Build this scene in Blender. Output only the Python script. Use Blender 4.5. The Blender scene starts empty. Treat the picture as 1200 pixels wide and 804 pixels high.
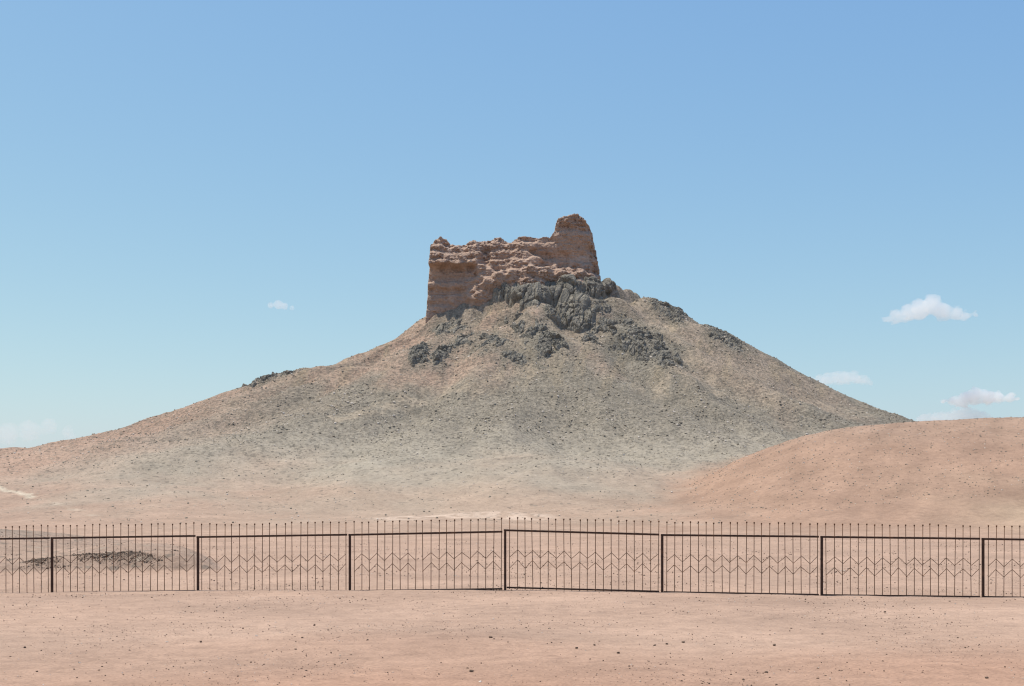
import bpy, math, random
import numpy as np

random.seed(7)
rng = np.random.default_rng(7)
C = bpy.context.scene.collection

# ------------------------------------------------------------------ noise
_pr = np.random.default_rng(3)
PERM = np.concatenate([p := _pr.permutation(512), p]).astype(np.int32)
_g3 = _pr.normal(size=(512, 3)); G3 = (_g3 / np.linalg.norm(_g3, axis=1)[:, None]).astype(np.float64)
_a = _pr.uniform(0, 2 * np.pi, 512); G2 = np.stack([np.cos(_a), np.sin(_a)], 1)
RND = _pr.uniform(0, 1, (512, 6))

def fade(t): return t * t * t * (t * (t * 6 - 15) + 10)

def perlin2(x, y, seed=0):
    x = np.asarray(x, float) + seed * 17.31; y = np.asarray(y, float) + seed * 9.77
    xi = np.floor(x).astype(np.int64); yi = np.floor(y).astype(np.int64)
    xf = x - xi; yf = y - yi
    u = fade(xf); v = fade(yf)
    r = 0
    for dx in (0, 1):
        wx = u if dx else 1 - u
        for dy in (0, 1):
            wy = v if dy else 1 - v
            h = PERM[PERM[(xi + dx) & 511] + ((yi + dy) & 511)]
            g = G2[h]
            r = r + wx * wy * (g[..., 0] * (xf - dx) + g[..., 1] * (yf - dy))
    return r * 1.5

def perlin3(x, y, z, seed=0):
    x = np.asarray(x, float) + seed * 13.7; y = np.asarray(y, float) + seed * 7.9; z = np.asarray(z, float) + seed * 3.3
    xi = np.floor(x).astype(np.int64); yi = np.floor(y).astype(np.int64); zi = np.floor(z).astype(np.int64)
    xf = x - xi; yf = y - yi; zf = z - zi
    u = fade(xf); v = fade(yf); w = fade(zf)
    r = 0
    for dx in (0, 1):
        wx = u if dx else 1 - u
        for dy in (0, 1):
            wxy = wx * (v if dy else 1 - v)
            hxy = PERM[PERM[(xi + dx) & 511] + ((yi + dy) & 511)]
            for dz in (0, 1):
                g = G3[PERM[hxy + ((zi + dz) & 511)]]
                r = r + wxy * (w if dz else 1 - w) * (g[..., 0] * (xf - dx) + g[..., 1] * (yf - dy) + g[..., 2] * (zf - dz))
    return r * 1.5

def fbm2(x, y, octv=4, seed=0, gain=.5):
    r = 0; a = 1; f = 1
    for o in range(octv):
        r = r + a * perlin2(x * f, y * f, seed + o * 3); a *= gain; f *= 2.03
    return r

def fbm3(x, y, z, octv=4, seed=0, gain=.5):
    r = 0; a = 1; f = 1
    for o in range(octv):
        r = r + a * perlin3(x * f, y * f, z * f, seed + o * 3); a *= gain; f *= 2.03
    return r

def facets(x, y, seed=0, tilt=1.0):
    """Angular broken-rock relief: every Voronoi cell is a tilted plane; also returns distance to the crack."""
    x = x + seed * 31.7; y = y + seed * 11.3
    xi = np.floor(x).astype(np.int64); yi = np.floor(y).astype(np.int64)
    d1 = np.full(x.shape, 9.); d2 = np.full(x.shape, 9.); val = np.zeros(x.shape)
    for dx in (-1, 0, 1):
        for dy in (-1, 0, 1):
            h = PERM[PERM[(xi + dx) & 511] + ((yi + dy) & 511)]
            R = RND[h]
            px = xi + dx + R[..., 0]; py = yi + dy + R[..., 1]
            ex = x - px; ey = y - py
            d = np.hypot(ex, ey)
            v = R[..., 2] + tilt * ((R[..., 3] - .5) * ex + (R[..., 4] - .5) * ey) * 2
            near = d < d1
            d2 = np.where(near, d1, np.minimum(d2, d))
            val = np.where(near, v, val)
            d1 = np.where(near, d, d1)
    return val, d2 - d1

def sstep(a, b, t):
    t = np.clip((t - a) / (b - a), 0, 1); return t * t * (3 - 2 * t)

# ------------------------------------------------------------------ camera numbers
F, CX, HY, ZC = 1500.0, 600.0, 586.0, 1.70     # focal in px of a 1200 px wide frame, horizon row, eye height

# ------------------------------------------------------------------ terrain
YH = 140.0                                     # the summit stands here
PL_px = [(600, 318), (560, 340), (530, 352), (498, 372), (480, 384), (455, 401), (430, 412), (400, 423), (370, 430), (345, 434), (320, 439), (300, 447), (280, 455),
         (250, 465), (200, 483), (150, 499), (100, 512), (50, 521), (0, 526), (-150, 546), (-400, 574), (-650, 603), (-900, 630)]
PR_px = [(600, 318), (650, 320), (703, 331), (718, 339), (731, 341.5), (745, 343), (756, 350), (768, 353), (780, 357), (800, 366), (830, 382), (860, 394), (880, 405), (910, 421), (940, 438),
         (970, 453), (1000, 467), (1030, 479), (1060, 489), (1090, 499), (1200, 528), (1400, 563), (1700, 600), (1950, 625)]
S = YH / F
uL = np.array([(600 - a) * S for a, b in PL_px]); zL = np.array([ZC + (HY - b) * S for a, b in PL_px])
uR = np.array([(a - 600) * S for a, b in PR_px]); zR = np.array([ZC + (HY - b) * S for a, b in PR_px])

def smooth_table(u, z, w):
    g = np.linspace(0, 140, 1401); t = np.interp(g, u, z)
    k = np.exp(-.5 * (np.arange(-60, 61) * .1 / w) ** 2); k /= k.sum()
    tp = np.concatenate([t[60:0:-1], t, t[-1] + (t[-1] - t[-2]) * np.arange(1, 61)])
    return g, np.convolve(tp, k, 'valid')
gL, tL = smooth_table(uL, zL, .7); gR, tR = smooth_table(uR, zR, .7)

POST_PX = [(-105, 696.5, 25.9), (61, 694, 25.5), (232, 692, 25.1), (410, 691, 24.7), (592, 691.5, 24.3), (776, 694, 24.1), (963, 697.5, 23.9), (1152, 699.5, 23.7), (1345, 702, 23.5)]
POSTS = [((px - CX) * d / F, d, ZC - (py - HY) * d / F) for px, py, d in POST_PX]
_fx = np.array([p[0] for p in POSTS]); _fz = np.array([p[2] for p in POSTS]); _fy = np.array([p[1] for p in POSTS])

DUNE_px = [(600, 640), (660, 622), (710, 608), (750, 596), (785, 582), (815, 565), (850, 547), (892, 526), (940, 510), (1000, 499.5), (1040, 496), (1075, 495), (1100, 494.5), (1150, 492), (1200, 491),
           (1300, 497), (1500, 520), (1800, 560), (2200, 600)]
YD = 92.0
_dx = np.array([(a - 600) * YD / F for a, b in DUNE_px]); _dz = np.array([ZC + (HY - b) * YD / F for a, b in DUNE_px])
_gx = np.linspace(0, 110, 1101); _gz = np.interp(_gx, _dx, _dz)
_k = np.exp(-.5 * (np.arange(-60, 61) * .1 / 1.3) ** 2); _k /= _k.sum()
_gz = np.convolve(np.concatenate([np.full(60, _gz[0]), _gz, np.full(60, _gz[-1])]), _k, 'valid')

def smax(a, b, k):
    h = np.clip(.5 + .5 * (a - b) / k, 0, 1)
    return b + (a - b) * h + k * h * (1 - h)

BENCH = 0.0                                    # height of the rock bench under the ruin
def h_hill(x, y):
    dx = x; dy = y - YH
    dyk = np.where(dy < 0, dy * 1.55, dy * 1.3)
    # wandering azimuth makes spurs and gullies
    u = np.hypot(dx, dyk) + 1e-6
    w = sstep(-1, 1, dx / u)
    wob = 1 + .05 * perlin2(dx / 14, dy / 14, 5) * np.clip(u / 20, 0, 1) * np.abs(dyk / u)
    a = np.interp(u * wob, gL, tL); b = np.interp(u * wob, gR, tR)
    h = a * (1 - w) + b * w
    front = np.abs(dyk / u)
    ang = np.arctan2(dx, -dyk)
    gully = fbm2(ang * 5 + 3, u / 40, 2, 21)
    h = h + gully * 1.35 * np.clip(u / 18, 0, 1) * np.clip((110 - u) / 60, 0, 1) * front
    h = h + fbm2(x / 5, y / 5, 3, 11) * .22 * np.clip(u / 10, 0, 1) * np.clip((115 - u) / 60, 0.15, 1)
    h = h + BENCH * np.exp(-(((x - 3.8) / 4.6) ** 2 + ((y - 131.6) / 2.4) ** 2))
    return h

def h_dune(x, y):
    zc = np.interp(x, _gx, _gz)
    dy = (y - YD - 2.0 * perlin2(x / 17, 0 * x, 8))
    g = np.exp(-(np.abs(dy) / np.where(dy < 0, 23., 17.)) ** 2 * 1.0)
    return -1.5 + (zc + 1.5) * g + .14 * fbm2(x / 6, y / 6, 2, 31) + .04 * fbm2(x / 1.2, y / 1.6, 2, 33)

# settle the two flank profiles so that the skyline seen from the eye keeps its measured height
def _settle():
    global tL, tR
    for it in range(9):
        for side, pts, u0, z0 in (('L', PL_px, uL, zL), ('R', PR_px, uR, zR)):
            for j, (px, py) in enumerate(pts):
                if abs(px - 600) < 112 or px < -500 or px > 1500: continue
                t = np.linspace(75, 175, 900); x = (px - CX) / F * t
                ang = (h_hill(x, t) - ZC) / t
                if side == 'L' and px > 283 or side == 'R': ang = np.where(t < 112, -9, ang)
                z0[j] += .8 * ((HY - py) / F - ang.max()) * YH
        tL = smooth_table(uL, zL, .55)[1]; tR = smooth_table(uR, zR, .55)[1]
_settle(); BENCH = 1.2
def h_ground(x, y):
    near = np.interp(x, _fx, _fz); fy = np.interp(x, _fx, _fy)
    fall = np.exp(-((y - fy) / 3.0) ** 2)
    r = np.clip((y - 30) / 60, 0, 1)
    z = near * fall + .05 * fbm2(x / 6, y / 6, 2, 41) * (1 - fall) + .25 * fbm2(x / 25, y / 25, 2, 42) * r
    far = np.clip((np.hypot(x, y) - 220) / 600, 0, 1)
    z = z - 2.0 * far + far * 3 * fbm2(x / 300, y / 300, 3, 44)
    return z

def h_mound(x, y):
    # low bank of rubbly earth beyond the left panels
    xx = x + 9.1; yy = y - (31.0 + .9 * perlin2(x / 4, x * 0, 51))
    top = .43 * np.exp(-(np.abs(xx) / 2.5) ** 3) + .10 * np.exp(-((x + 14.5) / 4.5) ** 4)
    sh = np.where(yy < 0, np.exp(-(yy / .85) ** 2), np.exp(-(yy / 8.0) ** 2))
    back = .30 * sstep(0, 6, yy) * np.exp(-(np.clip(yy - 6, 0, None) / 6) ** 2) * sstep(-7.6, -11.0, x + .26 * np.clip(yy, 0, None))
    back = back + .72 * sstep(3, 12, yy) * np.exp(-(np.clip(yy - 14, 0, None) / 9) ** 2) * sstep(-12.2, -18, x)
    sh2 = np.where(yy < 0, sh, np.exp(-(yy / 14.0) ** 2))
    return -.25 + (top + .25) * sh2 * sstep(-6.2, -8.0, x + .30 * np.clip(y - 31, 0, None)) + back + .05 * fbm2(x / 1.0, y / 1.0, 2, 52)

def micro(x, y, hw):
    n = fbm2(x / 1.6, y / 1.6, 3, 61) * .10 * hw
    n = n + fbm2(x / .9, y / .9, 2, 64) * .012 * (1 - hw)
    return n

def terrain_parts(x, y):
    g = h_ground(x, y); h = h_hill(x, y); d = h_dune(x, y); m = h_mound(x, y)
    z = smax(g, m, .12)
    z1 = smax(z, h, 1.2)
    z2 = smax(z1, d, .9)
    hw = sstep(.2, 3.0, z1 - z)
    z3 = z2 + micro(x, y, hw * (1 - sstep(-.3, .3, d - z1)))
    return z3, g, m, h, d

def terrain(x, y): return terrain_parts(np.asarray(x, float), np.asarray(y, float))[0]

def at(px, py, t0=10.0, t1=200.0):
    """World point of the terrain seen at one spot of the photograph (used to site the rocks in the world)."""
    t = np.linspace(t0, t1, 4000)
    x = (px - CX) / F * t; z = ZC + (HY - py) / F * t
    hit = np.where(z < terrain(x, t))[0]
    i = hit[0] if len(hit) else np.argmin(z - terrain(x, t))
    return x[i], t[i], z[i]

# ------------------------------------------------------------------ mesh helpers
def mesh_from(name, V, Fc, mat, parent=None, smooth=True, nper=4):
    me = bpy.data.meshes.new(name)
    V = np.asarray(V, np.float32); Fc = np.asarray(Fc, np.int32)
    me.vertices.add(len(V)); me.vertices.foreach_set('co', V.ravel())
    me.loops.add(Fc.size); me.loops.foreach_set('vertex_index', Fc.ravel())
    me.polygons.add(len(Fc)); me.polygons.foreach_set('loop_start', np.arange(len(Fc), dtype=np.int32) * Fc.shape[1])
    me.polygons.foreach_set('use_smooth', np.full(len(Fc), smooth))
    me.update(calc_edges=True)
    me.materials.append(mat)
    o = bpy.data.objects.new(name, me); C.objects.link(o)
    if parent: o.parent = parent
    return o

def sub_mesh(V, Fc, keep):
    f = Fc[keep]; used = np.unique(f); remap = np.full(len(V), -1); remap[used] = np.arange(len(used))
    return used, remap[f]

def tag(o, label=None, cat=None, group=None, kind=None):
    if label: o['label'] = label
    if cat: o['category'] = cat
    if group: o['group'] = group
    if kind: o['kind'] = kind
    return o

def vnormals(V, Fc):
    n = np.zeros_like(V)
    a = V[Fc[:, 2]] - V[Fc[:, 0]]; b = V[Fc[:, 3]] - V[Fc[:, 1]]
    fn = np.cross(a, b)
    for k in range(4): np.add.at(n, Fc[:, k], fn)
    return n / (np.linalg.norm(n, axis=1)[:, None] + 1e-12)

# ------------------------------------------------------------------ materials
def new_mat(name):
    m = bpy.data.materials.new(name); m.use_nodes = True
    nt = m.node_tree; b = nt.nodes['Principled BSDF']
    b.inputs['Roughness'].default_value = .95
    b.inputs['Specular IOR Level'].default_value = .15
    return m, nt, b

def N(nt, t, **kw):
    n = nt.nodes.new(t)
    for k, v in kw.items():
        if k in n.inputs: n.inputs[k].default_value = v
        else: setattr(n, k, v)
    return n

def noise(nt, co, scale, detail=4, rough=.6):
    n = N(nt, 'ShaderNodeTexNoise'); n.inputs['Scale'].default_value = scale
    n.inputs['Detail'].default_value = detail; n.inputs['Roughness'].default_value = rough
    nt.links.new(co, n.inputs['Vector']); return n.outputs['Fac']

def ramp(nt, fac, stops):
    r = N(nt, 'ShaderNodeValToRGB'); e = r.color_ramp.elements
    while len(e) < len(stops): e.new(.5)
    for q, (p, c) in zip(e, stops): q.position = p; q.color = (c[0], c[1], c[2], 1)
    nt.links.new(fac, r.inputs['Fac']); return r.outputs['Color']

def mix(nt, a, b, fac, mode='MIX'):
    m = N(nt, 'ShaderNodeMix'); m.data_type = 'RGBA'; m.blend_type = mode
    for i, v in ((0, fac), (6, a), (7, b)):
        if hasattr(v, 'is_linked') or isinstance(v, bpy.types.NodeSocket): nt.links.new(v, m.inputs[i])
        else: m.inputs[i].default_value = v if i == 0 else (v[0], v[1], v[2], 1)
    return m.outputs[2]

def mth(nt, op, a, b=None):
    m = N(nt, 'ShaderNodeMath'); m.operation = op
    for i, v in enumerate((a, b)):
        if v is None: continue
        if isinstance(v, bpy.types.NodeSocket): nt.links.new(v, m.inputs[i])
        else: m.inputs[i].default_value = v
    return m.outputs[0]

def bump(nt, b, h, dist, strength=1.0):
    n = N(nt, 'ShaderNodeBump'); n.inputs['Distance'].default_value = dist; n.inputs['Strength'].default_value = strength
    nt.links.new(h, n.inputs['Height']); nt.links.new(n.outputs['Normal'], b.inputs['Normal']); return n

def grey(v): return (v, v, v)

# soil: geology colour stored per vertex, grain and gravel from noise
soil, nt, bs = new_mat('soil')
geo = N(nt, 'ShaderNodeNewGeometry'); P = geo.outputs['Position']
att = N(nt, 'ShaderNodeAttribute'); att.attribute_name = 'soil_colour'
ag = N(nt, 'ShaderNodeAttribute'); ag.attribute_name = 'stoniness'
c = att.outputs['Color']; st = ag.outputs['Fac']
n1 = noise(nt, P, .35, 5, .6); n2 = noise(nt, P, 3.2, 6, .7); n3 = noise(nt, P, 28, 3, .6)
c = mix(nt, c, ramp(nt, n1, [(.3, grey(.86)), (.7, grey(1.12))]), 1.0, 'MULTIPLY')
fine = ramp(nt, n2, [(.32, grey(.72)), (.5, grey(1.0)), (.70, grey(1.22))])
c = mix(nt, c, mix(nt, c, fine, 1.0, 'MULTIPLY'), mth(nt, 'MULTIPLY_ADD', st, .85))
nt.nodes[-1].inputs[2].default_value = .15 if False else 0
gr = ramp(nt, n3, [(.3, grey(.78)), (.5, grey(1.0)), (.72, grey(1.15))])
c = mix(nt, c, gr, 1.0, 'MULTIPLY')
# bits of stone lying in the scree
v = N(nt, 'ShaderNodeTexVoronoi'); v.inputs['Scale'].default_value = 4.2; nt.links.new(P, v.inputs['Vector'])
v2 = N(nt, 'ShaderNodeTexVoronoi'); v2.inputs['Scale'].default_value = 9.0; nt.links.new(P, v2.inputs['Vector'])
sep = N(nt, 'ShaderNodeSeparateColor'); nt.links.new(v.outputs['Color'], sep.inputs[0])
pick = mth(nt, 'LESS_THAN', sep.outputs[0], mth(nt, 'MULTIPLY', mth(nt, 'SUBTRACT', st, .14), .72))
core = mth(nt, 'LESS_THAN', v.outputs['Distance'], mth(nt, 'MULTIPLY_ADD', sep.outputs[2], .25))
nt.nodes[-1].inputs[2].default_value = .18
isst = mth(nt, 'MULTIPLY', pick, core)
stc = ramp(nt, sep.outputs[1], [(0, (.085, .075, .062)), (.55, (.16, .14, .11)), (.8, (.22, .19, .15)), (1, (.42, .34, .26))])
c = mix(nt, c, stc, mth(nt, 'MULTIPLY', isst, .5))
sep2 = N(nt, 'ShaderNodeSeparateColor'); nt.links.new(v2.outputs['Color'], sep2.inputs[0])
isst2 = mth(nt, 'MULTIPLY', mth(nt, 'LESS_THAN', sep2.outputs[0], mth(nt, 'MULTIPLY', mth(nt, 'SUBTRACT', st, .14), .7)), mth(nt, 'LESS_THAN', v2.outputs['Distance'], .33))
stc2 = ramp(nt, sep2.outputs[1], [(0, (.09, .08, .065)), (.6, (.19, .165, .13)), (1, (.40, .33, .26))])
c = mix(nt, c, stc2, mth(nt, 'MULTIPLY', isst2, .38))
nt.links.new(c, bs.inputs['Base Color'])
hh = mth(nt, 'ADD', mth(nt, 'MULTIPLY', mth(nt, 'MULTIPLY', n2, .22), st), mth(nt, 'MULTIPLY', isst, .09))
hh = mth(nt, 'ADD', hh, mth(nt, 'MULTIPLY', isst2, .05))
hh = mth(nt, 'ADD', hh, mth(nt, 'MULTIPLY', n3, .012))
bump(nt, bs, hh, 1.0, .9)

# dark weathered outcrop rock
rock, nt, bs = new_mat('dark_rock')
P = N(nt, 'ShaderNodeNewGeometry').outputs['Position']
n1 = noise(nt, P, .8, 5); n2 = noise(nt, P, 5, 6, .7)
c = ramp(nt, n1, [(.3, (.17, .151, .126)), (.5, (.245, .218, .18)), (.72, (.34, .30, .245))])
c = mix(nt, c, ramp(nt, n2, [(.3, grey(.55)), (.5, grey(1)), (.7, grey(1.4))]), 1, 'MULTIPLY')
nt.links.new(c, bs.inputs['Base Color']); bump(nt, bs, n2, .25, .9)

# brown loam rammed earth
earth, nt, bs = new_mat('rammed_earth')
P = N(nt, 'ShaderNodeNewGeometry').outputs['Position']
mp = N(nt, 'ShaderNodeMapping'); mp.inputs['Scale'].default_value = (.35, .35, 3.2); nt.links.new(P, mp.inputs[0])
n1 = noise(nt, P, .7, 5); n2 = noise(nt, P, 4.5, 6, .7); n3 = noise(nt, mp.outputs[0], 1.5, 5, .65)
c = ramp(nt, n1, [(.3, (.40, .272, .205)), (.55, (.46, .320, .243)), (.75, (.53, .383, .298))])
c = mix(nt, c, ramp(nt, n3, [(.35, grey(.88)), (.5, grey(1.0)), (.66, grey(1.07))]), .8, 'MULTIPLY')
c = mix(nt, c, ramp(nt, n2, [(.3, grey(.80)), (.5, grey(1)), (.7, grey(1.14))]), 1, 'MULTIPLY')
nt.links.new(c, bs.inputs['Base Color'])
bump(nt, bs, mth(nt, 'ADD', mth(nt, 'MULTIPLY', n2, .18), mth(nt, 'MULTIPLY', n3, .22)), 1.0, .9)

def stone_mat(name, lo, hi):
    m, nt, b = new_mat(name)
    oi = N(nt, 'ShaderNodeObjectInfo'); P = N(nt, 'ShaderNodeNewGeometry').outputs['Position']
    n = noise(nt, P, 60, 3); w = noise(nt, P, 2.1, 2)
    f = mth(nt, 'ADD', mth(nt, 'MULTIPLY', n, .5), mth(nt, 'MULTIPLY', mth(nt, 'ADD', oi.outputs['Random'], w), .35))
    nt.links.new(ramp(nt, f, [(.25, lo), (.85, hi)]), b.inputs['Base Color']); return m
dark_stone = stone_mat('dark_stone', (.05, .034, .025), (.18, .125, .09))
pale_stone = stone_mat('pale_stone', (.42, .34, .27), (.66, .57, .49))
rubble_stone = stone_mat('rubble_stone', (.11, .082, .062), (.35, .255, .19))
scree_stone = stone_mat('scree_stone', (.11, .096, .077), (.34, .288, .228))

iron, nt, bs = new_mat('rusty_iron')
P = N(nt, 'ShaderNodeNewGeometry').outputs['Position']
n = noise(nt, P, 9, 5, .7)
nt.links.new(ramp(nt, n, [(.3, (.032, .018, .013)), (.55, (.07, .034, .021)), (.75, (.16, .072, .036))]), bs.inputs['Base Color'])
bs.inputs['Roughness'].default_value = .8; bs.inputs['Specular IOR Level'].default_value = .3
picket_iron, nt, bs = new_mat('rusty_picket_iron')
P = N(nt, 'ShaderNodeNewGeometry').outputs['Position']
n = noise(nt, P, 7, 5, .7)
nt.links.new(ramp(nt, n, [(.3, (.06, .034, .022)), (.55, (.13, .063, .034)), (.75, (.26, .115, .052))]), bs.inputs['Base Color'])
bs.inputs['Roughness'].default_value = .85

# ------------------------------------------------------------------ terrain meshes
def grow(a, b, s0, k):
    r = [a]; s = s0
    while r[-1] < b: r.append(r[-1] + s); s *= k
    return r
xs_pos = list(np.arange(0, 62, .2)) + grow(62, 3000, .25, 1.13)
xs = np.array([-v for v in xs_pos[:0:-1]] + xs_pos)
ys = np.array([-v for v in grow(0, 300, 1, 1.25)[:0:-1]] + list(np.arange(0, 8, .5)) + list(np.arange(8, 40, .1)) + list(np.arange(40, 150, .19)) + grow(150, 4000, .3, 1.12))
X, Y = np.meshgrid(xs, ys)
Z, ZG, ZM, ZHL, ZDN = terrain_parts(X, Y)
nx, ny = len(xs), len(ys)
V = np.stack([X, Y, Z], -1).reshape(-1, 3)
ii = (np.arange(ny - 1)[:, None] * nx + np.arange(nx - 1)[None]).ravel()
FQ = np.stack([ii, ii + 1, ii + 1 + nx, ii + nx], 1)

# plans of the rock outcrops, traced on the hillside
def poly_sd(x, y, pts):
    d = np.full(x.shape, 1e9); ins = np.zeros(x.shape, bool); n = len(pts)
    for i in range(n):
        ax, ay = pts[i]; bx, by = pts[(i + 1) % n]
        ex, ey = bx - ax, by - ay; t = np.clip(((x - ax) * ex + (y - ay) * ey) / (ex * ex + ey * ey + 1e-9), 0, 1)
        d = np.minimum(d, np.hypot(x - ax - t * ex, y - ay - t * ey))
        cr = ((ay > y) != (by > y)) & (x < (bx - ax) * (y - ay) / (by - ay + 1e-12) + ax)
        ins ^= cr
    return np.where(ins, d, -d)

OUT = [
 ([(574, 346), (586, 331), (600, 324), (618, 321), (632, 330), (636, 346), (630, 358), (612, 358), (598, 353), (585, 351)], 'grey-green craggy slab tucked under the rubble apron of the ruin', .8, 1.25, 1, 0),
 ([(630, 322), (652, 317), (690, 319), (700, 326), (690, 336), (668, 338), (640, 334), (634, 330)], 'band of broken grey rock directly beneath the tall corner of the ruin', .65, 1.0, 2, 0),
 ([(636, 336), (652, 338), (676, 340), (690, 352), (684, 362), (655, 358), (644, 352), (634, 350)], 'dark smooth-faced boulder mass in the middle of the upper crag', .85, 1.6, 3, 0),
 ([(686, 328), (702, 327), (719, 337), (714, 347), (698, 348), (686, 342)], 'blackish knob of rock jutting at the skyline beside the foot of the tower', .9, 1.1, 4, 0),
 ([(640, 362), (660, 358), (682, 358), (694, 366), (692, 380), (680, 388), (668, 384), (652, 378), (642, 370)], 'rounded folded crag hanging lowest in the upper crag, above the bare gully', .85, 1.1, 5, 0),
 ([(690, 350), (706, 352), (716, 362), (706, 374), (694, 366)], 'small ragged grey ledge beside the rounded folded crag', .6, .9, 6, .1),
 ([(505, 386), (516, 374), (540, 370), (562, 372), (558, 380), (540, 388), (518, 392)], 'thin grey rock sheet in the tan earth below the wall end of the ruin', .42, .8, 7, .15),
 ([(528, 398), (548, 390), (580, 390), (602, 400), (588, 412), (566, 412), (545, 406), (530, 406)], 'low ragged rock ledge between the thin rock sheet and the paired boulders', .5, .8, 8, .15),
 ([(480, 420), (484, 408), (494, 404), (503, 408), (503, 424), (492, 427), (482, 426)], 'dark boulder at the outer end of the lower ledges, left of its twin', .9, 1.0, 9, 0),
 ([(505, 424), (508, 412), (518, 404), (532, 403), (528, 414), (518, 424), (510, 427)], 'dark boulder with a slanting top, right of its twin under the ledges', .9, 1.0, 10, 0),
 ([(590, 378), (604, 370), (622, 378), (640, 382), (660, 398), (666, 408), (652, 414), (634, 416), (620, 404), (606, 390)], 'large charcoal rock mass on the slope under the rounded folded crag', .75, .9, 11, .02),
 ([(584, 414), (598, 409), (618, 414), (626, 422), (608, 429), (592, 425)], 'small dark rock patch just below the large charcoal mass', .5, .7, 12, .05),
 ([(676, 396), (690, 384), (712, 372), (730, 368), (748, 378), (764, 390), (785, 402), (798, 416), (800, 430), (786, 434), (770, 424), (745, 420), (720, 412), (700, 404), (684, 402)], 'broadest outcrop, a dark triangular field of broken rock', .62, .8, 13, .05),
 ([(758, 352), (772, 349), (790, 359), (806, 371), (800, 378), (785, 376), (770, 364)], 'grey rock rib on the skyline shoulder above the broadest outcrop', .6, .8, 14, .0),
 ([(818, 378), (836, 385), (858, 394), (876, 404), (868, 411), (850, 404), (832, 395)], 'long thin grey rib along the falling skyline farthest from the ruin', .55, .8, 15, .0),
 ([(283, 453), (294, 446), (308, 439), (326, 435), (345, 435), (336, 440), (318, 444), (300, 452)], 'isolated purplish-grey rock hump on the pink skyline', .85, 1.0, 16, .0),
]

PLANS = [np.array([at(a, b)[:2] for a, b in o[0]]) for o in OUT]
def rockiness(x, y):
    r = np.zeros(x.shape)
    for W in PLANS:
        m = (x > W[:, 0].min() - 3) & (x < W[:, 0].max() + 3) & (y > W[:, 1].min() - 3) & (y < W[:, 1].max() + 3)
        if m.any():
            sd = poly_sd(x[m], y[m], W) + .8 * fbm2(x[m] / 1.6, y[m] / 1.6, 3, 190)
            r[m] = np.maximum(r[m], sstep(-1.7, .4, sd))
    return r

RUN_A = [at(a, b)[:2] for a, b in ((748, 354), (770, 378), (798, 404), (818, 430), (836, 458))]
RUN_B = [at(a, b)[:2] for a, b in ((700, 392), (672, 408), (640, 426), (606, 441), (566, 452), (515, 460), (462, 472), (400, 490))]
RUN_C = [at(a, b)[:2] for a, b in ((650, 380), (664, 396), (676, 408))]
RUN_D = [at(a, b)[:2] for a, b in ((760, 458), (830, 452), (900, 462), (960, 476), (1010, 484))]
RUT_A = [at(a, b)[:2] for a, b in ((-40, 560), (-6, 570), (8, 576), (24, 578), (38, 582))]
STRIP = [at(a, b)[:2] for a, b in ((468, 607.5), (505, 605.5), (545, 604), (585, 604), (616, 606))]
RUT_B = [at(a, b)[:2] for a, b in ((38, 582), (66, 591), (84, 596), (112, 604))]
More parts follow.
